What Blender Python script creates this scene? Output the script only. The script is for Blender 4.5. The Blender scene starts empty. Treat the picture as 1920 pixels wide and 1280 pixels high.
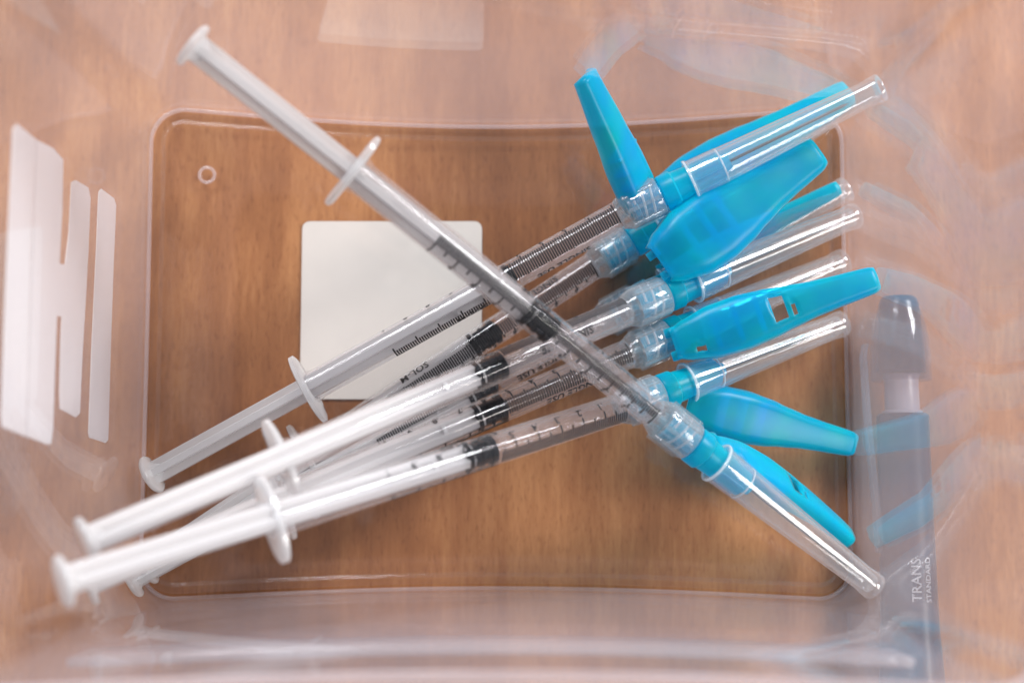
import bpy, bmesh, math, random
from mathutils import Vector, Matrix
R = math.radians
random.seed(7)
scene = bpy.context.scene
C = scene.collection
MM = 0.001

# ------------------------------------------------------------------ camera
TILT = R(5.0)
F_PX = 2379.0                                  # focal length in pixels of a 1920 px wide picture
CAM = Vector((0.0, -300.0 * math.tan(TILT), 300.0))   # millimetres above the table
cam_d = bpy.data.cameras.new('camera')
cam_d.sensor_width = 36.0
cam_d.lens = F_PX / 1920 * 36
cam_d.clip_start = 0.01
cam_d.clip_end = 50
cam_d.dof.use_dof = True
cam_d.dof.focus_distance = 0.277
cam_d.dof.aperture_fstop = 6.8
cam_o = bpy.data.objects.new('camera', cam_d)
cam_o.location = CAM * MM
cam_o.rotation_euler = (TILT, 0, 0)
C.objects.link(cam_o)
scene.camera = cam_o

# ------------------------------------------------------------------ world, lamps, exposure
w = bpy.data.worlds.new('World')
scene.world = w
w.use_nodes = True
nt = w.node_tree
bg = nt.nodes['Background']
bg.inputs['Color'].default_value = (0.78, 0.85, 1.0, 1)
bg.inputs['Strength'].default_value = 0.20

def area(name, loc, aim, sx, sy, power, col):
    d = bpy.data.lights.new(name, 'AREA')
    d.shape = 'RECTANGLE'; d.size = sx; d.size_y = sy
    d.energy = power; d.color = col
    o = bpy.data.objects.new(name, d)
    o.location = loc
    o.rotation_euler = (Vector(aim) - Vector(loc)).to_track_quat('-Z', 'Y').to_euler()
    C.objects.link(o)
    return o
def around(az, el, d, z0=0.03):
    return (d * math.cos(R(el)) * math.cos(R(az)), d * math.cos(R(el)) * math.sin(R(az)), d * math.sin(R(el)) + z0)
area('window_light', around(116, 40, 1.4), (0, 0, 0.02), 0.6, 0.42, 22, (0.93, 0.96, 1.0))
area('window_light', around(36, 34, 1.5), (0, 0, 0.02), 0.46, 0.40, 24, (0.97, 0.98, 1.0))
area('side_fill', around(-22, 36, 1.5), (0, 0, 0.02), 0.6, 0.4, 14, (1.0, 0.95, 0.90))  # added fill from the right, brightening the print on the left wall

scene.view_settings.view_transform = 'Standard'
scene.view_settings.look = 'None'
scene.view_settings.exposure = 0.12
scene.view_settings.gamma = 1.0
scene.render.engine = 'CYCLES'
cy = scene.cycles
cy.max_bounces = 14
cy.transparent_max_bounces = 96
cy.transmission_bounces = 12
cy.glossy_bounces = 5
cy.diffuse_bounces = 4
cy.use_denoising = True
cy.sample_clamp_indirect = 6
cy.blur_glossy = 0.5

# ------------------------------------------------------------------ helpers
def P(px, py, h):
    """the point h mm above the table seen at (px, py) of the 1920 x 1280 picture, in mm"""
    d = Vector(((px - 960) / F_PX, -(py - 640) / F_PX, -1.0))
    d = Matrix.Rotation(TILT, 3, 'X') @ d
    t = (h - CAM.z) / d.z
    return CAM + d * t

def obj(name, bm, mat, parent=None, smooth=True, label=None):
    me = bpy.data.meshes.new(name)
    if smooth:
        for f in bm.faces: f.smooth = True
    bm.to_mesh(me); bm.free()
    return mesh_obj(name, me, mat, parent, label)

def mesh_obj(name, me, mat, parent=None, label=None):
    if mat is not None:
        me.materials.clear()
        me.materials.append(mat)
    o = bpy.data.objects.new(name, me)
    C.objects.link(o)
    if parent is not None: o.parent = parent
    if label: o['label'] = label
    return o

def tag(o, label=None, cat=None, group=None, kind=None):
    if label: o['label'] = label
    if cat: o['category'] = cat
    if group: o['group'] = group
    if kind: o['kind'] = kind

def frame(origin_mm, xdir, zhint):
    x = xdir.normalized()
    z = (zhint - x * zhint.dot(x)).normalized()
    y = z.cross(x)
    m = Matrix((x, y, z)).transposed().to_4x4()
    m.translation = origin_mm * MM
    return m

def lathe(bm, prof, seg=32, x0=0.0, close=False):
    """revolve prof [(x, r)] in mm about the local X axis; close joins last ring to the first"""
    rings = []
    for x, r in prof:
        if r < 1e-6:
            rings.append([bm.verts.new(((x0 + x) * MM, 0, 0))])
        else:
            rings.append([bm.verts.new(((x0 + x) * MM, r * MM * math.sin(2 * math.pi * k / seg), r * MM * math.cos(2 * math.pi * k / seg))) for k in range(seg)])
    pairs = list(zip(rings, rings[1:]))
    if close: pairs.append((rings[-1], rings[0]))
    for a, b in pairs:
        for k in range(seg):
            k2 = (k + 1) % seg
            if len(a) == 1 and len(b) == 1: continue
            if len(a) == 1: bm.faces.new((a[0], b[k], b[k2]))
            elif len(b) == 1: bm.faces.new((a[k], b[0], a[k2]))
            else: bm.faces.new((a[k], b[k], b[k2], a[k2]))
    bmesh.ops.recalc_face_normals(bm, faces=bm.faces)

def box(bm, x0, x1, y0, y1, z0, z1, bev=0.0):
    vs = [bm.verts.new((x * MM, y * MM, z * MM)) for x in (x0, x1) for y in (y0, y1) for z in (z0, z1)]
    fs = [(0, 1, 3, 2), (4, 6, 7, 5), (0, 4, 5, 1), (2, 3, 7, 6), (0, 2, 6, 4), (1, 5, 7, 3)]
    nf = [bm.faces.new([vs[i] for i in f]) for f in fs]
    bmesh.ops.recalc_face_normals(bm, faces=nf)
    if bev:
        es = {e for f in nf for e in f.edges}
        bmesh.ops.bevel(bm, geom=list(es), offset=bev * MM, segments=2, affect='EDGES', profile=0.6)

def sharp(o, ang=35):
    me = o.data
    bm = bmesh.new(); bm.from_mesh(me)
    for e in bm.edges:
        e.smooth = not (len(e.link_faces) == 2 and e.calc_face_angle(0) > R(ang))
    bm.to_mesh(me); bm.free()

# ------------------------------------------------------------------ materials
def new_mat(name):
    m = bpy.data.materials.new(name); m.use_nodes = True
    n = m.node_tree; n.nodes.clear()
    return m, n.nodes, n.links

def noise(nodes, links, scale, detail=4, rough=0.55, vec=None, dims=(1, 1, 1)):
    tc = nodes.new('ShaderNodeTexCoord'); mp = nodes.new('ShaderNodeMapping'); nz = nodes.new('ShaderNodeTexNoise')
    mp.inputs['Scale'].default_value = dims
    nz.inputs['Scale'].default_value = scale; nz.inputs['Detail'].default_value = detail; nz.inputs['Roughness'].default_value = rough
    links.new(tc.outputs[vec or 'Object'], mp.inputs['Vector']); links.new(mp.outputs['Vector'], nz.inputs['Vector'])
    return nz

def ramp(nodes, links, src, stops):
    r = nodes.new('ShaderNodeValToRGB')
    el = r.color_ramp.elements
    while len(el) < len(stops): el.new(0.5)
    for e, (p, c) in zip(el, stops):
        e.position = p; e.color = (*c, 1) if len(c) == 3 else c
    links.new(src, r.inputs['Fac'])
    return r

def clear_plastic(name, tint=(1, 1, 1), haze=0.05, edge=0.3, power=2.5, haze_col=(0.8, 0.8, 0.82), ior=1.49, rough=0.04,
                  translucent=0.5, glass=0.0, bump=0.0, bump_scale=150, gloss_mul=1.0):
    """clear moulded plastic: what passes, what its own milkiness scatters (more along the wall seen edge-on), what it mirrors"""
    m, N, L = new_mat(name)
    out = N.new('ShaderNodeOutputMaterial')
    tr = N.new('ShaderNodeBsdfTransparent'); tr.inputs['Color'].default_value = (*tint, 1)
    base = tr.outputs[0]
    nrm = None
    if bump:
        nz = noise(N, L, bump_scale, 3)
        bp = N.new('ShaderNodeBump'); bp.inputs['Strength'].default_value = bump; bp.inputs['Distance'].default_value = 0.0006
        L.new(nz.outputs['Fac'], bp.inputs['Height']); nrm = bp.outputs['Normal']
    if glass:
        g = N.new('ShaderNodeBsdfRefraction'); g.inputs['Color'].default_value = (*tint, 1); g.inputs['IOR'].default_value = ior
        g.inputs['Roughness'].default_value = rough * 0.5
        if nrm: L.new(nrm, g.inputs['Normal'])
        mx = N.new('ShaderNodeMixShader'); mx.inputs[0].default_value = glass
        L.new(base, mx.inputs[1]); L.new(g.outputs[0], mx.inputs[2]); base = mx.outputs[0]
    df = N.new('ShaderNodeBsdfDiffuse'); df.inputs['Color'].default_value = (*haze_col, 1)
    tl = N.new('ShaderNodeBsdfTranslucent'); tl.inputs['Color'].default_value = (*haze_col, 1)
    hz = N.new('ShaderNodeMixShader'); hz.inputs[0].default_value = translucent
    L.new(df.outputs[0], hz.inputs[1]); L.new(tl.outputs[0], hz.inputs[2])
    lw = N.new('ShaderNodeLayerWeight'); lw.inputs['Blend'].default_value = 0.5
    pw = N.new('ShaderNodeMath'); pw.operation = 'POWER'; pw.inputs[1].default_value = power
    L.new(lw.outputs['Facing'], pw.inputs[0])
    ml = N.new('ShaderNodeMath'); ml.operation = 'MULTIPLY_ADD'; ml.inputs[1].default_value = edge; ml.inputs[2].default_value = haze
    ml.use_clamp = True
    L.new(pw.outputs[0], ml.inputs[0])
    m1 = N.new('ShaderNodeMixShader')
    L.new(ml.outputs[0], m1.inputs[0]); L.new(base, m1.inputs[1]); L.new(hz.outputs[0], m1.inputs[2])
    gl = N.new('ShaderNodeBsdfGlossy'); gl.inputs['Roughness'].default_value = rough; gl.inputs['Color'].default_value = (1, 1, 1, 1)
    if nrm: L.new(nrm, gl.inputs['Normal'])
    fr = N.new('ShaderNodeFresnel'); fr.inputs['IOR'].default_value = ior
    # a ray that leaves through the back of a thin wall still meets the wall's own index, not total reflection
    geo = N.new('ShaderNodeNewGeometry')
    inv = N.new('ShaderNodeMapRange'); inv.inputs['To Min'].default_value = ior; inv.inputs['To Max'].default_value = 1.0 / ior
    L.new(geo.outputs['Backfacing'], inv.inputs['Value']); 
    # Fresnel divides by the index when backfacing: feed the reciprocal so both sides mirror alike
    L.new(inv.outputs[0], fr.inputs['IOR'])
    if nrm: L.new(nrm, fr.inputs['Normal'])
    fm = N.new('ShaderNodeMath'); fm.operation = 'MULTIPLY'; fm.inputs[1].default_value = gloss_mul; fm.use_clamp = True
    L.new(fr.outputs[0], fm.inputs[0])
    m2 = N.new('ShaderNodeMixShader')
    L.new(fm.outputs[0], m2.inputs[0]); L.new(m1.outputs[0], m2.inputs[1]); L.new(gl.outputs[0], m2.inputs[2])
    L.new(m2.outputs[0], out.inputs['Surface'])
    return m

def solid(name, col, rough=0.5, vary=0.06, scale=400, bump=0.0, coat=0.0, spec=0.5):
    m, N, L = new_mat(name)
    out = N.new('ShaderNodeOutputMaterial'); b = N.new('ShaderNodeBsdfPrincipled')
    nz = noise(N, L, scale)
    rp = ramp(N, L, nz.outputs['Fac'], [(0.3, tuple(c * (1 - vary) for c in col)), (0.7, tuple(min(1, c * (1 + vary)) for c in col))])
    L.new(rp.outputs['Color'], b.inputs['Base Color'])
    b.inputs['Roughness'].default_value = rough; b.inputs['Coat Weight'].default_value = coat; b.inputs['Specular IOR Level'].default_value = spec
    if bump:
        bp = N.new('ShaderNodeBump'); bp.inputs['Strength'].default_value = bump; bp.inputs['Distance'].default_value = 0.0003
        L.new(nz.outputs['Fac'], bp.inputs['Height']); L.new(bp.outputs[0], b.inputs['Normal'])
    L.new(b.outputs[0], out.inputs[0])
    return m

def wood_mat():
    m, N, L = new_mat('beech_table_top')
    out = N.new('ShaderNodeOutputMaterial'); b = N.new('ShaderNodeBsdfPrincipled')
    big = noise(N, L, 24, 4, 0.55, dims=(1.0, 0.30, 1))
    mid = noise(N, L, 120, 5, 0.6, dims=(1.0, 0.16, 1))
    fine = noise(N, L, 900, 4, 0.7, dims=(1.0, 0.12, 1))
    fleck = noise(N, L, 1500, 2, 0.5, dims=(1.0, 0.28, 1))
    def mix(a, c, f):
        x = N.new('ShaderNodeMix'); x.data_type = 'FLOAT'; x.inputs[0].default_value = f
        L.new(a, x.inputs[2]); L.new(c, x.inputs[3]); return x.outputs[0]
    s = mix(big.outputs['Fac'], mid.outputs['Fac'], 0.42)
    s = mix(s, fine.outputs['Fac'], 0.22)
    rp = ramp(N, L, s, [(0.30, (0.170, 0.052, 0.012)), (0.5, (0.325, 0.128, 0.042)), (0.70, (0.560, 0.270, 0.105))])
    fk = ramp(N, L, fleck.outputs['Fac'], [(0.30, (0.70, 0.62, 0.56)), (0.44, (1, 1, 1))])
    mu = N.new('ShaderNodeMix'); mu.data_type = 'RGBA'; mu.blend_type = 'MULTIPLY'; mu.inputs[0].default_value = 0.7
    L.new(rp.outputs['Color'], mu.inputs[6]); L.new(fk.outputs['Color'], mu.inputs[7])
    L.new(mu.outputs[2], b.inputs['Base Color'])
    patch = noise(N, L, 17, 3, 0.6, dims=(1.0, 0.7, 1))  # random wood mottling, partly standing in for golden light patches and soft shade
    pr_ = ramp(N, L, patch.outputs['Fac'], [(0.36, (0.66, 0.62, 0.58)), (0.62, (1.10, 1.13, 1.16))])
    mu2 = N.new('ShaderNodeMix'); mu2.data_type = 'RGBA'; mu2.blend_type = 'MULTIPLY'; mu2.inputs[0].default_value = 0.75
    L.new(mu.outputs[2], mu2.inputs[6]); L.new(pr_.outputs['Color'], mu2.inputs[7]); L.new(mu2.outputs[2], b.inputs['Base Color'])
    b.inputs['Roughness'].default_value = 0.42
    b.inputs['Specular IOR Level'].default_value = 0.35
    bp = N.new('ShaderNodeBump'); bp.inputs['Strength'].default_value = 0.15; bp.inputs['Distance'].default_value = 0.0002
    L.new(fine.outputs['Fac'], bp.inputs['Height']); L.new(bp.outputs[0], b.inputs['Normal'])
    L.new(b.outputs[0], out.inputs[0])
    return m

def cyan_plastic(name, trans=0.30, col=(0.0, 0.42, 0.72), tint=(0.10, 0.62, 0.82)):
    m, N, L = new_mat(name)
    out = N.new('ShaderNodeOutputMaterial')
    nz = noise(N, L, 90, 3)
    rp = ramp(N, L, nz.outputs['Fac'], [(0.3, (col[0], col[1] * 0.82, col[2])), (0.7, (col[0], min(1, col[1] * 1.12), col[2] * 0.88))])
    df = N.new('ShaderNodeBsdfDiffuse'); tl = N.new('ShaderNodeBsdfTranslucent')
    L.new(rp.outputs['Color'], df.inputs['Color']); L.new(rp.outputs['Color'], tl.inputs['Color'])
    a = N.new('ShaderNodeMixShader'); a.inputs[0].default_value = 0.5
    L.new(df.outputs[0], a.inputs[1]); L.new(tl.outputs[0], a.inputs[2])
    tr = N.new('ShaderNodeBsdfTransparent'); tr.inputs['Color'].default_value = (*tint, 1)
    lw = N.new('ShaderNodeLayerWeight'); lw.inputs['Blend'].default_value = 0.5
    mr = N.new('ShaderNodeMapRange'); mr.inputs['To Min'].default_value = trans; mr.inputs['To Max'].default_value = 0.04
    L.new(lw.outputs['Facing'], mr.inputs['Value'])
    c = N.new('ShaderNodeMixShader'); L.new(mr.outputs[0], c.inputs[0]); L.new(a.outputs[0], c.inputs[1]); L.new(tr.outputs[0], c.inputs[2])
    gl = N.new('ShaderNodeBsdfGlossy'); gl.inputs['Roughness'].default_value = 0.30
    fr = N.new('ShaderNodeFresnel'); fr.inputs['IOR'].default_value = 1.3
    geo = N.new('ShaderNodeNewGeometry'); inv = N.new('ShaderNodeMapRange'); inv.inputs['To Min'].default_value = 1.3; inv.inputs['To Max'].default_value = 1 / 1.3
    L.new(geo.outputs['Backfacing'], inv.inputs['Value']); L.new(inv.outputs[0], fr.inputs['IOR'])
    bp = N.new('ShaderNodeBump'); bp.inputs['Strength'].default_value = 0.12; bp.inputs['Distance'].default_value = 0.0005
    L.new(nz.outputs['Fac'], bp.inputs['Height']); L.new(bp.outputs[0], gl.inputs['Normal'])
    d = N.new('ShaderNodeMixShader'); L.new(fr.outputs[0], d.inputs[0]); L.new(c.outputs[0], d.inputs[1]); L.new(gl.outputs[0], d.inputs[2])
    L.new(d.outputs[0], out.inputs['Surface'])
    return m

M = {}
M['wood'] = wood_mat()
M['box'] = clear_plastic('clear_container_plastic', tint=(0.97, 0.965, 0.965), haze=0.062, edge=0.24, power=3.0, haze_col=(0.78, 0.78, 0.88), rough=0.05, translucent=0.5, gloss_mul=0.85, bump=0.006, bump_scale=25)
M['box_base'] = clear_plastic('clear_container_base', tint=(0.985, 0.975, 0.965), haze=0.008, edge=0.25, power=4, haze_col=(0.85, 0.82, 0.82), rough=0.05)
M['box_edge'] = clear_plastic('clear_container_edge', tint=(0.97, 0.95, 0.95), haze=0.26, edge=0.3, power=2, haze_col=(0.92, 0.84, 0.86), rough=0.08)
M['box_band'] = clear_plastic('pale_band_plastic', tint=(0.98, 0.97, 0.97), haze=0.45, edge=0.15, power=2, haze_col=(0.92, 0.90, 0.94), rough=0.10, translucent=0.5)  # whitish haze for the added band on the near wall
M['barrel'] = clear_plastic('clear_barrel_plastic', tint=(0.97, 0.97, 0.975), haze=0.004, edge=0.42, power=3.0, haze_col=(0.90, 0.89, 0.91), rough=0.07, gloss_mul=0.75)
M['cap'] = clear_plastic('clear_needle_cap_plastic', tint=(0.97, 0.975, 0.98), haze=0.065, edge=0.42, power=2.2, haze_col=(0.92, 0.92, 0.94), rough=0.08, gloss_mul=1.4)
M['luer'] = clear_plastic('clear_luer_plastic', tint=(0.96, 0.975, 0.98), haze=0.11, edge=0.36, power=1.6, haze_col=(0.88, 0.92, 0.95), rough=0.06, glass=0.5)
M['thread'] = clear_plastic('clear_thread_plastic', tint=(0.98, 0.99, 1), haze=0.42, edge=0.3, power=1.5, haze_col=(0.92, 0.97, 1.0), rough=0.08)
M['liquid'] = clear_plastic('clear_dose_liquid', tint=(0.98, 0.97, 0.965), haze=0.15, edge=0.12, ior=1.12, rough=0.02, glass=0.12, gloss_mul=0.5, haze_col=(0.96, 0.92, 0.93))
M['milky'] = clear_plastic('milky_plunger_plastic', tint=(0.92, 0.92, 0.93), haze=0.66, edge=0.25, power=2.0, haze_col=(0.80, 0.785, 0.785), rough=0.22, translucent=0.45)
M['flange'] = clear_plastic('milky_flange_plastic', tint=(0.92, 0.93, 0.94), haze=0.48, edge=0.40, power=1.6, haze_col=(0.86, 0.85, 0.85), rough=0.12, translucent=0.45)
M['rubber'] = solid('black_stopper_rubber', (0.006, 0.007, 0.009), rough=0.6, vary=0.2, bump=0.2, spec=0.15)
M['ink'] = solid('black_scale_ink', (0.012, 0.012, 0.014), rough=0.7, vary=0.2)
M['steel'] = solid('needle_steel', (0.20, 0.19, 0.19), rough=0.3, vary=0.1)
M['cyan'] = cyan_plastic('cyan_shield_plastic', 0.72, (0.0, 0.74, 1.0), (0.16, 0.80, 0.93))
M['cyan_hub'] = cyan_plastic('cyan_hub_plastic', 0.56, (0.0, 0.64, 0.93), (0.22, 0.88, 0.98))
M['paper'] = solid('white_label_paper', (0.70, 0.67, 0.64), rough=0.8, vary=0.02, scale=120, bump=0.05)
M['paint'] = clear_plastic('white_printed_paint', tint=(0.9, 0.9, 0.9), haze=0.97, edge=0, haze_col=(0.96, 0.95, 0.95), rough=0.3, translucent=0.5)
M['paint_grey'] = clear_plastic('thin_white_printed_paint', tint=(0.9, 0.9, 0.9), haze=0.75, edge=0, haze_col=(0.9, 0.89, 0.9), rough=0.3, translucent=0.5)
M['pen_black'] = solid('black_pen_plastic', (0.007, 0.011, 0.032), rough=0.28, vary=0.15, scale=150)
M['pen_grey'] = solid('grey_pen_plastic', (0.24, 0.225, 0.27), rough=0.3, vary=0.05)
M['smoke'] = clear_plastic('smoky_pen_cap_plastic', tint=(0.80, 0.78, 0.82), haze=0.015, edge=0.20, power=2, haze_col=(0.45, 0.44, 0.50), rough=0.08)
M['pen_clip'] = clear_plastic('clear_pen_clip_plastic', tint=(0.8, 0.8, 0.84), haze=0.16, edge=0.5, power=1.5, haze_col=(0.62, 0.63, 0.70), rough=0.08)
M['pen_ink'] = solid('silver_pen_print', (0.27, 0.27, 0.29), rough=0.5, vary=0.04)

# ------------------------------------------------------------------ the table
bm = bmesh.new()
bmesh.ops.create_grid(bm, x_segments=8, y_segments=8, size=1.2)
table = obj('table_top', bm, M['wood'])
tag(table, 'orange brown beech table top with fine vertical grain under the container', kind='structure')

# ------------------------------------------------------------------ the container
bl, br = P(283, 300, 0.8), P(1583, 300, 0.8)
bl2, br2 = P(264, 1050, 0.8), P(1592, 1050, 0.8)
XL, XR = (bl.x + bl2.x) / 2, (br.x + br2.x) / 2
YT, YB = P(330, 206, 0.8).y, P(330, 1122, 0.8).y
BCX, BCY = (XL + XR) / 2, (YT + YB) / 2
BA, BB = (XR - XL) / 2, (YT - YB) / 2

def outline(off=0.0, h=0.0, rad=8.0, n_side=36, n_corner=10, bow=1.0, cx=None):
    """the container's rounded outline, its long sides drawn in at their middle; off grows it outward, in mm"""
    offx, offy = off if isinstance(off, tuple) else (off, off)
    a, b, r = BA + offx, BB + offy, rad + (offx + offy) / 2
    pts = []
    def side(p0, p1, nrm, depth, n):
        for k in range(n):
            t = k / n
            p = p0.lerp(p1, t)
            s = math.sin(math.pi * t) ** 1.0
            pts.append(p - nrm * depth * s)
    def corner(c, a0):
        for k in range(n_corner):
            t = a0 + math.pi / 2 * k / n_corner
            pts.append(c + Vector((math.cos(t), math.sin(t))) * r)
    side(Vector((a, -b + r)), Vector((a, b - r)), Vector((1, 0)), 0.1 * bow, n_side)
    corner(Vector((a - r, b - r)), 0)
    side(Vector((a - r, b)), Vector((-a + r, b)), Vector((0, 1)), 4.2 * bow, n_side)
    corner(Vector((-a + r, b - r)), math.pi / 2)
    side(Vector((-a, b - r)), Vector((-a, -b + r)), Vector((-1, 0)), 0.15 * bow, n_side)
    corner(Vector((-a + r, -b + r)), math.pi)
    side(Vector((-a + r, -b)), Vector((a - r, -b)), Vector((0, -1)), 2.4 * bow, n_side)
    corner(Vector((a - r, -b + r)), 1.5 * math.pi)
    return [Vector((p.x + BCX, p.y + BCY, h)) * MM for p in pts]

def loft(bm, rings, close=False):
    vr = [[bm.verts.new(p) for p in r] for r in rings]
    prs = list(zip(vr, vr[1:])) + ([(vr[-1], vr[0])] if close else [])
    n = len(vr[0])
    for a, b in prs:
        for k in range(n):
            bm.faces.new((a[k], a[(k + 1) % n], b[(k + 1) % n], b[k]))
    return vr

cont = bpy.data.objects.new('plastic_container', None)
C.objects.link(cont)
cont.location = (BCX * MM, BCY * MM, 0)
tag(cont, 'clear rectangular plastic container with flared walls holding the syringes', 'container')
CL = Matrix.Translation(cont.location).inverted()
def cpart(name, bm, mat, smooth=True, label=None, parent=None):
    bmesh.ops.recalc_face_normals(bm, faces=bm.faces)
    bm.transform(CL)
    return obj(name, bm, mat, parent or cont, smooth, label)

FL, FLY = 0.022, 0.014                                 # outward lean of the end walls and of the long walls
prof_out = [((0.6 + e + FL * h, 0.6 + e * 0.8 + FLY * h), h) for e, h in ((0, 2.0), (0.3, 20), (0.3, 50), (0.3, 84), (0.8, 86), (0.8, 90))]
prof_out = prof_out[:-1] + [((0.6 + 0.8 + FL * 105, 0.6 + 0.64 + FLY * 105), 105)]
prof_in = [((o[0] - 1.3, o[1] - 1.3), h) for o, h in prof_out]
bm = bmesh.new()
loft(bm, [outline(o, h) for o, h in prof_out] + [outline(o, h) for o, h in reversed(prof_in)], close=True)
sharp(cpart('wall', bm, M['box']), 30)
# rim: rolled lip
bm = bmesh.new()
RX, RY = prof_out[-1][0]
loft(bm, [outline((RX + d, RY + d), h) for d, h in ((-1.5, 105.05), (3.4, 105.05), (3.6, 102), (4.8, 102), (4.6, 106.6), (-1.2, 106.6))], close=True)
sharp(cpart('rim', bm, M['box_edge']), 30)
# an added bar on the near long wall, imitating its blurred whitish band
bm = bmesh.new()
yl = BCY - BB - 1.4 - FLY * 66
for (h0, h1, dd) in ((60, 71, 1.8),):
    sec = []
    for k in range(25):
        x = BCX - 75 + 150 * k / 24
        yb = yl + 2.3 * math.sin(math.pi * k / 24)
        sec.append([Vector((x, yb - 0.1 + 0.0, h0 - 1)) * MM, Vector((x, yb - dd, h0)) * MM, Vector((x, yb - dd, h1)) * MM, Vector((x, yb - 0.1, h1 + 1)) * MM])
    vr = loft(bm, sec); bm.faces.new(vr[0]); bm.faces.new(vr[-1])
cpart('pale_band', bm, M['box_band'])
# base: a clear sheet with a moulded edge
bm = bmesh.new()
lo = [bm.verts.new(p) for p in outline(-1.2, 0.75)]
hi = [bm.verts.new(p) for p in outline(-1.2, 2.0)]
n = len(lo)
bm.faces.new(lo); bm.faces.new(hi)
for k in range(n): bm.faces.new((lo[k], lo[(k + 1) % n], hi[(k + 1) % n], hi[k]))
cpart('base', bm, M['box_base'], smooth=False)
bm = bmesh.new()
prof = [(0.45 * math.cos(t), 1.1 + 0.9 * math.sin(t)) for t in [2 * math.pi * k / 10 for k in range(10)]]
loft(bm, [outline(o - 0.1, h) for o, h in prof], close=True)
cpart('base_edge', bm, M['box_edge'])
bm = bmesh.new()                                      # inner step of the base, a faint second line
prof = [(-3.3 + 0.5 * math.cos(t), 2.1 + 0.35 * math.sin(t)) for t in [2 * math.pi * k / 8 for k in range(8)]]
loft(bm, [outline(o, h) for o, h in prof], close=True)
cpart('base_step', bm, M['box_base'])
# moulded dimple and a shallow gate ring
def torus(bm, c, R0, r0, seg=36, s2=10, zs=1.0):
    rings = []
    for i in range(seg):
        a = 2 * math.pi * i / seg
        rings.append([Vector((c.x + (R0 + r0 * math.cos(b)) * math.cos(a), c.y + (R0 + r0 * math.cos(b)) * math.sin(a), c.z + zs * r0 * math.sin(b))) * MM for b in [2 * math.pi * j / s2 for j in range(s2)]])
    loft(bm, rings, close=True)
bm = bmesh.new(); torus(bm, P(388, 328, 2.0), 1.8, 0.38, zs=0.6)
cpart('moulded_dimple', bm, M['box_edge'])

# white square label under the base
def rounded_rect(x0, x1, y0, y1, r, z, n=6):
    pts = []
    for (cx, cy_, a0) in ((x1 - r, y1 - r, 0), (x0 + r, y1 - r, 90), (x0 + r, y0 + r, 180), (x1 - r, y0 + r, 270)):
        for k in range(n + 1):
            a = R(a0 + 90 * k / n)
            pts.append(Vector((cx + r * math.cos(a), cy_ + r * math.sin(a), z)) * MM)
    return pts
bm = bmesh.new()
a, b = P(567, 415, 0.5), P(903, 748, 0.5)
lo = [bm.verts.new(p) for p in rounded_rect(a.x, b.x, b.y, a.y, 1.8, 0.45)]
hi = [bm.verts.new(p) for p in rounded_rect(a.x, b.x, b.y, a.y, 1.8, 0.60)]
bm.faces.new(hi); bm.faces.new(lo)
for k in range(len(lo)): bm.faces.new((lo[k], lo[(k + 1) % len(lo)], hi[(k + 1) % len(lo)], hi[k]))
cpart('paper_label', bm, M['paper'], smooth=False, label='blank white square label with rounded corners stuck under the base')

# white printing on the left wall: a tall H of two stripes, and one more stripe
def on_left_wall(px, py):
    """where the sight line through a picture point meets the outside of the left wall"""
    h = 20.0
    for _ in range(30):
        xw = BCX - (BA + 0.92 + FL * h + 0.08)
        d = (P(px, py, 0) - CAM)
        t = (xw - CAM.x) / d.x
        h = 0.5 * h + 0.5 * (CAM.z + d.z * t)
    p = CAM + (P(px, py, 0) - CAM) * ((BCX - (BA + 0.92 + FL * h + 0.08) - CAM.x) / (P(px, py, 0) - CAM).x)
    return p
def wall_print(name, polys, mat, th=0.10, label=None):
    bm = bmesh.new()
    for poly in polys:
        pts = [on_left_wall(*q) for q in poly]
        a_ = [bm.verts.new(p * MM) for p in pts]
        b_ = [bm.verts.new((p + Vector((-th, 0, 0))) * MM) for p in pts]
        bm.faces.new(a_); bm.faces.new(b_)
        for k in range(len(a_)): bm.faces.new((a_[k], a_[(k + 1) % len(a_)], b_[(k + 1) % len(a_)], b_[k]))
    return cpart(name, bm, mat, smooth=False, label=label)
wall_print('printed_letter', [[(68, 262), (100, 278), (119, 300), (117, 400), (112, 494), (122, 496), (129, 440), (134, 342), (142, 338), (166, 352), (170, 372), (166, 470), (161, 560), (155, 660), (150, 774), (142, 782), (113, 766), (112, 740), (114, 640), (116, 594), (107, 592), (103, 700), (100, 800), (96, 832), (86, 832), (51, 818), (54, 700), (60, 480)]], M['paint'], label='white printed letter shape on the left wall')
wall_print('printed_stripe', [[(24, 240), (32, 232), (67, 261), (64, 330), (58, 480), (52, 700), (49, 818), (4, 800), (2, 780), (10, 560), (20, 330)]], M['paint'])
wall_print('printed_stripe', [[(185, 360), (190, 354), (214, 372), (218, 385), (213, 500), (208, 650), (203, 824), (198, 830), (168, 820), (166, 812), (172, 650), (180, 480)]], M['paint'])
wall_print('printed_stripe', [[(67.5, 262), (70, 264), (62, 480), (55, 700), (52, 819), (50, 818), (53, 700), (59.5, 480)]], M['paint_grey'], th=0.06)

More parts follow.
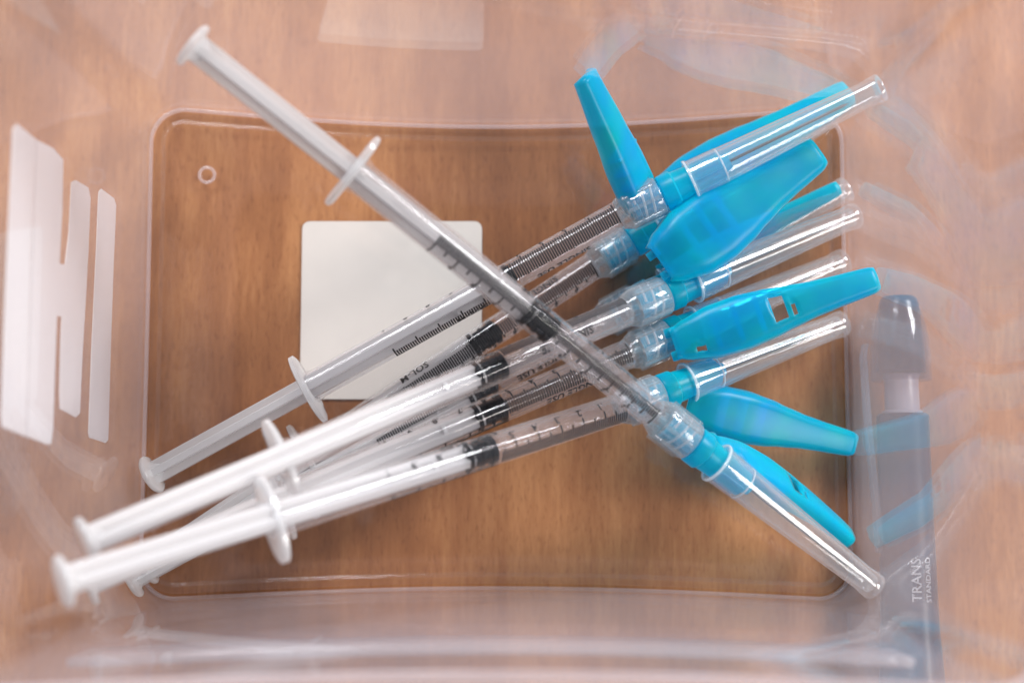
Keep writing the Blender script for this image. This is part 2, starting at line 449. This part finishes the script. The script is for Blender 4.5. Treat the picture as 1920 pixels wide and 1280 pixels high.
# ------------------------------------------------------------------ lettering
_fonts = {}
def text_polys(s, size, bold=0.0):
    key = (s, size, bold)
    if key in _fonts: return _fonts[key]
    cu = bpy.data.curves.new('t', 'FONT'); cu.body = s; cu.size = size; cu.offset = bold; cu.resolution_u = 2
    cu.align_x = 'LEFT'
    o = bpy.data.objects.new('t', cu); C.objects.link(o)
    dg = bpy.context.evaluated_depsgraph_get(); dg.update()
    me = o.evaluated_get(dg).to_mesh()
    v = [tuple(x.co) for x in me.vertices]; f = [tuple(p.vertices) for p in me.polygons]
    o.evaluated_get(dg).to_mesh_clear()
    bpy.data.objects.remove(o); bpy.data.curves.remove(cu)
    _fonts[key] = (v, f)
    return v, f

# ------------------------------------------------------------------ one syringe
RO, RI = 3.3, 3.02
def cyl_pt(x, th, r): return Vector((x, r * math.sin(th), r * math.cos(th))) * MM

def make_shield(parent_inv, base, tip, back, scale_w, parent, slots=True, curl=0.0, depth=1.0, taper=False):
    """the hinged needle guard: a trough with a bulged heel, a narrowing nose, slots in its back"""
    ax = tip - base; Ln = ax.length
    mt = frame(base, ax, back)
    NS, NU = 44, 15
    wid = [(0, 6.6), (0.07, 9.0), (0.2, 11.6), (0.34, 12.0), (0.46, 11.0), (0.58, 9.2), (0.7, 7.7), (0.84, 6.7), (0.97, 6.0), (1.0, 5.3)]
    if taper: wid = [(0, 9.5), (0.12, 11.0), (0.3, 10.6), (0.6, 8.6), (1.0, 6.4)]
    dep = [(0, 3.0), (0.15, 5.0), (0.35, 5.2), (0.6, 4.4), (0.9, 3.4), (1.0, 3.0)]
    def interp(t, tab):
        for (a0, v0), (a1, v1) in zip(tab, tab[1:]):
            if t <= a1:
                q = (t - a0) / (a1 - a0); q = q * q * (3 - 2 * q) * 0.5 + q * 0.5
                return v0 + (v1 - v0) * q
        return tab[-1][1]
    bm = bmesh.new()
    grid = []
    for i in range(NS + 1):
        t = i / NS
        wd = interp(t, wid) * scale_w / 2; dp = interp(t, dep) * depth * scale_w
        bend = curl * 4 * t * (1 - t)
        row = []
        tot = 2 * dp + 2 * wd
        for j in range(NU):
            u = j / (NU - 1)
            # superellipse trough: the back at +z, the walls running down to -z
            a_ = math.pi * u
            cx_, sx_ = math.cos(a_), math.sin(a_)
            y = wd * math.copysign(abs(cx_) ** 0.42, cx_)
            z = dp * (abs(sx_) ** 0.55) - dp * 0.5
            row.append(bm.verts.new(Vector((t * Ln, y, z + bend)) * MM))
        grid.append(row)
    for i in range(NS):
        for j in range(NU - 1):
            t = (i + 0.5) / NS
            if slots:
                if 0.47 < t < 0.545 and 6 <= j <= 7 and scale_w > 0: continue
                if 0.565 < t < 0.60 and j in (7,): continue
                if 0.085 < t < 0.145 and 8 <= j <= 9: continue
            bm.faces.new((grid[i][j], grid[i + 1][j], grid[i + 1][j + 1], grid[i][j + 1]))
    # nose web closing the far end
    last = grid[-1]
    cpt = bm.verts.new(Vector((Ln + 0.5, 0, 0)) * MM)
    for j in range(NU - 1): bm.faces.new((last[j], cpt, last[j + 1]))
    loose = [v for v in bm.verts if not v.link_faces]
    bmesh.ops.delete(bm, geom=loose, context='VERTS')
    bmesh.ops.recalc_face_normals(bm, faces=bm.faces)
    bmesh.ops.solidify(bm, geom=list(bm.faces), thickness=0.7 * MM)
    bm.transform(parent_inv @ mt)
    o = obj('safety_shield', bm, M['cyan'], parent)
    # two low ribs inside and hinge lugs
    bm = bmesh.new()
    for s in (-1, 1):
        lathe_y(bm, 0.4, s * 2.6, -0.4, 1.5, 1.9)
    bm.transform(parent_inv @ mt)
    obj('hinge_lug', bm, M['cyan'], o)
    bm = bmesh.new()
    for xx in (0.2, 0.31, 0.42):
        box(bm, Ln * xx, Ln * xx + 0.7, -4.3 * scale_w, 4.3 * scale_w, -1.6, 1.9 * depth, 0.15)
    bm.transform(parent_inv @ mt)
    obj('cross_rib', bm, M['cyan'], o, smooth=False)
    return o

def lathe_y(bm, x, y, z, r, ln, seg=16):
    a = [bm.verts.new(Vector((x + r * math.cos(2 * math.pi * k / seg), y - ln / 2, z + r * math.sin(2 * math.pi * k / seg))) * MM) for k in range(seg)]
    b = [bm.verts.new(v.co + Vector((0, ln, 0)) * MM) for v in a]
    bm.faces.new(a); bm.faces.new(list(reversed(b)))
    for k in range(seg): bm.faces.new((a[k], b[k], b[(k + 1) % seg], a[(k + 1) % seg]))

def make_syringe(label, thumb, flange, hub, cap_end, plunge, marks, shield, roll=0.0, ear_roll=0.0, words=()):
    """points are (px, py, height); plunge = stopper front in mm from the flange"""
    T, Fp, H, E = P(*thumb), P(*flange), P(*hub), P(*cap_end)
    mt = frame(Fp, H - Fp, Vector((0, 0, 1)))
    L = (H - Fp).length
    print('%-30s barrel %.1f  needle part %.1f  thumb %.1f' % (label[:30], L, (E - H).length, (Fp - T).length))
    root = bpy.data.objects.new('syringe', None)
    C.objects.link(root); root.matrix_world = mt
    tag(root, label, 'syringe', 'filled syringes lying in the clear container')
    inv = mt.inverted()
    # barrel
    bm = bmesh.new()
    lathe(bm, [(-0.6, RI), (-0.6, RO + 0.5), (0.9, RO + 0.35), (1.8, RO), (L - 1.5, RO), (L + 0.6, 2.9), (L + 0.6, 1.2), (L - 1.2, 1.2), (L - 1.6, RI), (1.5, RI)], 40, close=True)
    sharp(obj('barrel', bm, M['barrel'], root), 40)
    # finger flange: two rounded ears
    bm = bmesh.new()
    pts = []
    for k in range(48):
        a = 2 * math.pi * k / 48
        y, z = 8.2 * math.cos(a), 4.4 * math.sin(a)
        y = 8.2 * math.copysign(abs(math.cos(a)) ** 0.8, math.cos(a)); z = 4.3 * math.copysign(abs(math.sin(a)) ** 0.9, math.sin(a))
        pts.append((y, z))
    rr = [(0.90, -1.5), (1.0, -1.2), (1.0, -0.3), (0.90, 0.05)]
    rings = [[Vector((x, y * s, z * s)) * MM for y, z in pts] for s, x in rr]
    vr = loft(bm, rings)
    # hole through which the plunger runs
    hole0 = [bm.verts.new(Vector((-1.5, RI * math.cos(2 * math.pi * k / 48), RI * math.sin(2 * math.pi * k / 48))) * MM) for k in range(48)]
    hole1 = [bm.verts.new(Vector((0.05, RI * math.cos(2 * math.pi * k / 48), RI * math.sin(2 * math.pi * k / 48))) * MM) for k in range(48)]
    for k in range(48):
        k2 = (k + 1) % 48
        bm.faces.new((vr[0][k], vr[0][k2], hole0[k2], hole0[k])); bm.faces.new((vr[-1][k], vr[-1][k2], hole1[k2], hole1[k])); bm.faces.new((hole0[k], hole0[k2], hole1[k2], hole1[k]))
    bmesh.ops.recalc_face_normals(bm, faces=bm.faces)
    bm.transform(Matrix.Rotation(ear_roll, 4, 'X'))
    sharp(obj('finger_flange', bm, M['flange'], root), 40)
    # plunger: aims from the thumb rest to the stopper
    S = mt @ (Vector((plunge - 5.5, 0, 0)) * MM) / MM
    pm = frame(T, S - T, Vector((0, 0, 1))); pinv = inv @ pm
    PL = (S - T).length
    bm = bmesh.new()
    r1, t1 = 2.6, 0.85
    for (a0, b0, c0, d0) in ((-r1, r1, -t1, t1), (-t1 * 0.98, t1 * 0.98, -r1, r1)):
        box(bm, 0.6, PL, a0, b0, c0, d0, 0.18)
    lathe(bm, [(PL - 9.5, 0), (PL - 9.5, 2.3), (PL - 8.7, 2.3), (PL - 8.7, 0)], 24)
    lathe(bm, [(PL - 1.2, 0), (PL - 1.2, 2.4), (PL, 2.4), (PL, 0)], 24)
    bm.transform(pinv @ Matrix.Rotation(R(38) + roll, 4, 'X'))
    pr = obj('plunger_rod', bm, M['milky'], root, smooth=False)
    bm = bmesh.new()
    lathe(bm, [(-0.6, 0), (-0.6, 3.4), (-0.45, 4.1), (0.0, 4.5), (0.55, 4.5), (0.9, 4.1), (1.0, 3.0), (1.9, 2.1), (3.2, 1.5), (3.2, 0)], 36)
    bm.transform(pinv)
    sharp(obj('thumb_rest', bm, M['flange'], pr), 50)
    # stopper with its sealing ribs
    bm = bmesh.new()
    s0 = plunge
    lathe(bm, [(-7.0, 0), (-7.0, 2.1), (-6.8, 2.95), (-6.2, 3.0), (-5.9, 2.9), (-5.7, 2.4), (-3.9, 2.4), (-3.7, 2.7), (-3.1, 2.7), (-2.9, 2.4), (-1.6, 2.45), (-1.3, 2.92), (-0.9, 3.0), (-0.2, 2.98), (0.0, 2.6), (0.9, 0.8), (1.0, 0)], 32, x0=s0)
    sharp(obj('stopper', bm, M['rubber'], root), 40)
    # liquid
    bm = bmesh.new()
    lathe(bm, [(0.15, 0), (0.15, 2.6), (L - 1.9 - s0, 2.6), (L - 1.9 - s0, 0)], 32, x0=s0 + 0.9)
    sharp(obj('liquid', bm, M['liquid'], root), 40)
    # printed scale: one tick a hundredth of the capacity
    th_t, th_num, th_word, th_air, half = marks
    x_hi, x_lo = L - 2.2, L - 2.2 - 57.0
    bm = bmesh.new()
    sgn = 1 if th_num < th_t else -1
    for k in range(101):
        x = x_lo + (x_hi - x_lo) * k / 100
        tc_ = th_t if x > plunge else th_air
        lo_, hi_ = -half, half
        if k % 10 == 0: lo_ = -0.86
        elif k % 5 == 0: lo_ = -0.64
        if k % 10 == 0: hi_ = half + 0.06
        wd = 0.185
        segs = 6
        prev = None
        for j in range(segs + 1):
            q = tc_ + sgn * (lo_ + (hi_ - lo_) * j / segs)
            a_ = bm.verts.new(cyl_pt(x - wd, q, RO + 0.04)); b_ = bm.verts.new(cyl_pt(x + wd, q, RO + 0.04))
            if prev: bm.faces.new((prev[0], prev[1], b_, a_))
            prev = (a_, b_)
    obj('scale_marks', bm, M['ink'], root)
    # printed numbers and words, read from the needle end
    bm = bmesh.new()
    def put(s, size, x, th, bold=0.02):
        v, f = text_polys(s, size, bold)
        wv = max((c[0] for c in v), default=0)
        vs = [bm.verts.new(cyl_pt(x + wv / 2 - c[0], th - (c[1] - size * 0.35) / RO, RO + 0.045)) for c in v]
        for q in f:
            try: bm.faces.new([vs[i] for i in q])
            except ValueError: pass
    for k in range(0, 10):
        x = x_hi - (x_hi - x_lo) * (k + 1) / 10
        put('1' if k == 9 else '.%d' % (k + 1), 2.2, x, th_num, 0.05)
    for wd_, dist in words:
        put(wd_, 2.6, L - dist, th_word, 0.05)
    obj('lettering', bm, M['ink'], root, smooth=False)
    # luer lock collar
    nm = frame(H, E - H, Vector((0, 0, 1))); ninv = inv @ nm
    bm = bmesh.new()
    lathe(bm, [(-1.6, 3.35), (-0.4, 3.9), (0.6, 4.35), (8.2, 4.35), (8.6, 4.1), (8.6, 3.6), (1.2, 3.55), (1.2, 1.9), (8.8, 1.5), (8.8, 0.9), (-1.0, 1.0), (-1.6, 2.0)], 36, close=True)
    for k in range(8):
        a_ = 2 * math.pi * k / 8 + 0.2
        b2 = bmesh.new(); box(b2, 0.4, 7.9, -0.42, 0.42, 4.2, 4.75, 0.12)
        b2.transform(Matrix.Rotation(a_, 4, 'X')); me = bpy.data.meshes.new('x'); b2.to_mesh(me); b2.free(); bm.from_mesh(me); bpy.data.meshes.remove(me)
    bm.transform(ninv)
    lu = sharp(obj('luer_collar', bm, M['luer'], root), 35)
    bm = bmesh.new()
    for ph in (0, math.pi):
        rings = []
        for i in range(46):
            a_ = ph + 2 * math.pi * 1.15 * i / 45; x = 2.6 + 4.6 * i / 45
            rings.append([Vector((x + 0.28 * math.cos(b), (3.5 + 0.3 * math.sin(b)) * math.sin(a_), (3.5 + 0.3 * math.sin(b)) * math.cos(a_))) * MM for b in [2 * math.pi * j / 6 for j in range(6)]])
        loft(bm, rings)
    bmesh.ops.recalc_face_normals(bm, faces=bm.faces)
    bm.transform(ninv)
    obj('luer_thread', bm, M['thread'], root)
    # blue needle hub
    bm = bmesh.new()
    lathe(bm, [(2.0, 1.95), (2.0, 3.2), (3.0, 3.2), (3.2, 2.75), (8.9, 2.75), (9.0, 3.9), (9.4, 4.05), (12.0, 4.05), (12.4, 3.6), (16.6, 3.3), (20.5, 3.15), (23.2, 3.05), (23.4, 2.1), (25.2, 1.5), (25.4, 0.0)], 36)
    for k in range(4):
        b2 = bmesh.new(); box(b2, 16.8, 23.0, -0.3, 0.3, 2.9, 3.5, 0.08)
        b2.transform(Matrix.Rotation(k * math.pi / 2 + 0.4, 4, 'X')); me = bpy.data.meshes.new('x'); b2.to_mesh(me); b2.free(); bm.from_mesh(me); bpy.data.meshes.remove(me)
    bm.transform(ninv)
    sharp(obj('needle_hub', bm, M['cyan_hub'], root), 35)
    NL = (E - H).length
    bm = bmesh.new()
    lathe(bm, [(25.2, 0), (25.2, 0.33), (NL - 9, 0.33), (NL - 7.5, 0.0)], 12)
    bm.transform(ninv)
    obj('needle', bm, M['steel'], root)
    # clear needle cap
    bm = bmesh.new()
    x1 = NL
    lathe(bm, [(15.6, 4.5), (15.6, 3.95), (23.0, 3.72), (23.3, 3.35), (x1 - 3, 2.2), (x1 - 1.2, 2.1), (x1 - 1.2, 0), ], 36)
    lathe(bm, [(15.6, 4.5), (16.3, 4.55), (16.6, 4.25), (23.2, 4.05), (23.8, 3.95), (x1 - 4, 2.85), (x1 - 1.8, 3.05), (x1 - 0.3, 3.2), (x1, 3.0), (x1, 1.7), (x1 - 0.6, 1.5), (x1 - 0.6, 0)], 36)
    bmesh.ops.remove_doubles(bm, verts=bm.verts, dist=1e-6)
    bmesh.ops.recalc_face_normals(bm, faces=bm.faces)
    bm.transform(ninv)
    cp = obj('needle_cap', bm, M['cap'], root); sharp(cp, 40)
    bm = bmesh.new()
    def ringpart(x, r, t):
        rings = []
        for i in range(36):
            a_ = 2 * math.pi * i / 36
            rings.append([Vector((x + t * math.cos(b), (r + t * math.sin(b)) * math.sin(a_), (r + t * math.sin(b)) * math.cos(a_))) * MM for b in [2 * math.pi * j / 6 for j in range(6)]])
        loft(bm, rings, close=True)
    ringpart(15.9, 4.35, 0.3); ringpart(23.3, 3.7, 0.18)
    bmesh.ops.recalc_face_normals(bm, faces=bm.faces)
    bm.transform(ninv)
    obj('cap_ring', bm, M['thread'], cp)
    # safety shield
    sb, stp, back, sw, kw = shield
    make_shield(inv, P(*sb), P(*stp), Vector(back), sw, root, **kw)
    return root

SY = [
    # lowest first
    dict(label='lowest syringe, its cap and cyan guard lying directly under the top right needle cap',
         thumb=(272, 1062, 14), flange=(582, 850, 10), hub=(1122, 492, 8), cap_end=(1556, 216, 9), plunge=51.0,
         marks=(R(-14), R(-62), R(40), R(-16), 0.42), words=(('SOL-M', 49.5), ('SINGLE USE', 17)),
         shield=((1232, 372, 11), (1590, 172, 12), (-0.2, 0.45, 0.9), 1.15, dict(slots=False))),
    dict(label='syringe half hidden beneath the middle ones, narrow cyan strip showing beside its cap tip',
         thumb=(246, 1085, 16), flange=(570, 908, 10), hub=(1136, 598, 8), cap_end=(1588, 354, 7), plunge=49.0,
         marks=(R(6), R(62), R(-50), R(14), 0.30), words=(('1 mL', 50), ('SINGLE USE', 18)),
         shield=((1250, 520, 7), (1572, 352, 9), (0.2, 0.1, 1), 0.62, dict(slots=False))),
    dict(label='syringe over the white label, its cyan guard swung upright, cap reaching the top right corner',
         thumb=(283, 890, 13), flange=(583, 726, 18), hub=(1172, 398, 24), cap_end=(1652, 164, 32), roll=R(-38), plunge=51.0,
         marks=(R(4), R(70), R(-76), R(-80), 0.62), words=(('SOL-M', 40), ('SINGLE USE', 17)),
         shield=((1212, 385, 22), (1099, 142, 40), (0.55, 0.25, 0.8), 0.98, dict(slots=False, curl=0.0, taper=True))),
    dict(label='syringe whose broad cyan guard points up right beneath the top right needle cap',
         thumb=(160, 1015, 78), flange=(535, 858, 57), hub=(1183, 580, 24), cap_end=(1604, 404, 10), plunge=49.5,
         marks=(R(44), R(75), R(-14), R(100), 0.34), words=(('SINGLE USE', 19),),
         shield=((1236, 496, 26), (1532, 286, 22), (0.25, 0.1, 1), 1.42, dict(slots=False, curl=0.2))),
    dict(label='syringe with slotted cyan guard pointing right toward the tip of the pen',
         thumb=(163, 1092, 62), flange=(530, 936, 44), hub=(1188, 659, 21), cap_end=(1582, 490, 7), plunge=50.0,
         marks=(R(-8), R(52), R(-60), R(-95), 0.50), words=(('SINGLE USE', 17),),
         shield=((1262, 645, 24), (1643, 522, 26), (0.05, 0.1, 1), 1.0, dict(slots=True, curl=1.0))),
    dict(label='syringe nearest the bottom left with a bright white light streak along its barrel',
         thumb=(116, 1090, 88), flange=(518, 972, 66), hub=(1172, 762, 25), cap_end=(1580, 606, 8), plunge=47.5,
         marks=(R(-42), R(28), R(66), R(-100), 0.40), words=(('SINGLE USE', 40),),
         shield=((1285, 755, 20), (1600, 833, 7), (0.15, -0.15, 1), 1.0, dict(slots=False, curl=0.5))),
    dict(label='topmost syringe crossing over all the others from top left to lower right',
         thumb=(360, 84, 72), flange=(667, 325, 60), hub=(1237, 783, 38), cap_end=(1640, 1100, 22), roll=R(-38), plunge=50.0,
         marks=(R(-2), R(-64), R(64), R(-4), 0.30), words=(('SOL-M', 36), ('SINGLE USE', 16)),
         shield=((1338, 835, 30), (1592, 1006, 10), (0.62, 0.62, 0.45), 0.95, dict(slots=True, curl=1.2))),
]
for s in SY: make_syringe(**s)

# ------------------------------------------------------------------ the pen beside the container
p0, p1 = P(1684, 556, 8), P(1712, 1330, 9)
pm = frame(p0, p1 - p0, Vector((0, 0, 1)))
pen = bpy.data.objects.new('marker_pen', None); C.objects.link(pen); pen.matrix_world = pm
tag(pen, 'black marker pen with a grey neck lying on the table right of the container', 'pen')
PLn = (p1 - p0).length
s8 = 1 / 8.0
bm = bmesh.new()
lathe(bm, [(0, 0), (0, 3.4), (0.6, 4.1), (2.0, 4.5), (10, 5.2), (15, 5.5), (17.5, 5.5), (17.8, 4.0), (17.8, 0)], 40)
sharp(obj('cap_end', bm, M['pen_black'], pen), 40)
bm = bmesh.new()
lathe(bm, [(3.0, 4.9), (7.0, 6.0), (13.0, 6.7), (19.5, 6.8), (19.6, 6.3), (13.0, 6.2), (7.2, 5.6), (3.4, 4.7)], 40, close=True)
sharp(obj('clear_cap', bm, M['smoke'], pen), 50)
bm = bmesh.new()
lathe(bm, [(17.6, 0), (17.6, 3.6), (18.0, 4.4), (19, 3.8), (26.2, 3.9), (26.6, 4.5), (27.4, 4.6), (27.4, 0)], 40)
sharp(obj('neck', bm, M['pen_grey'], pen), 40)
bm = bmesh.new()
lathe(bm, [(27.0, 0), (27.0, 5.2), (27.6, 5.8), (50, 6.0), (75, 6.4), (88, 7.2), (PLn + 40, 7.6), (PLn + 40, 0)], 48)
sharp(obj('pen_body', bm, M['pen_black'], pen), 40)
# clip: a clear bar that stands off on the left side
bm = bmesh.new()
pts = [(11, 8.0, 1.2), (14, 8.6, 1.5), (30, 8.0, 1.6), (48, 6.8, 1.7), (56, 6.4, 2.0), (58.5, 6.6, 1.0)]
sec = []
for (x, off, hw) in pts:
    sec.append([Vector((x, -off - dx, z)) * MM for dx, z in ((-0.5, -hw), (0.5, -hw), (0.5, hw), (-0.5, hw))])
vr = loft(bm, sec); bm.faces.new(vr[0]); bm.faces.new(vr[-1])
bmesh.ops.recalc_face_normals(bm, faces=bm.faces)
obj('clip', bm, M['pen_clip'], pen, smooth=False)
# silver print, running up the body
bm = bmesh.new()
def pen_text(s, size, x, ang, r):
    v, f = text_polys(s, size, 0.03)
    wv = max(c[0] for c in v)
    vs = [bm.verts.new(cyl_pt(x - c[0] + 0, ang - (c[1]) / r, r + 0.05)) for c in v]
    for q in f:
        try: bm.faces.new([vs[i] for i in q])
        except ValueError: pass
pen_text('TRANS', 3.1, 69.0, R(8), 6.4)
pen_text('STANDARD', 1.9, 69.2, R(30), 6.4)
obj('print', bm, M['pen_ink'], pen, smooth=False)
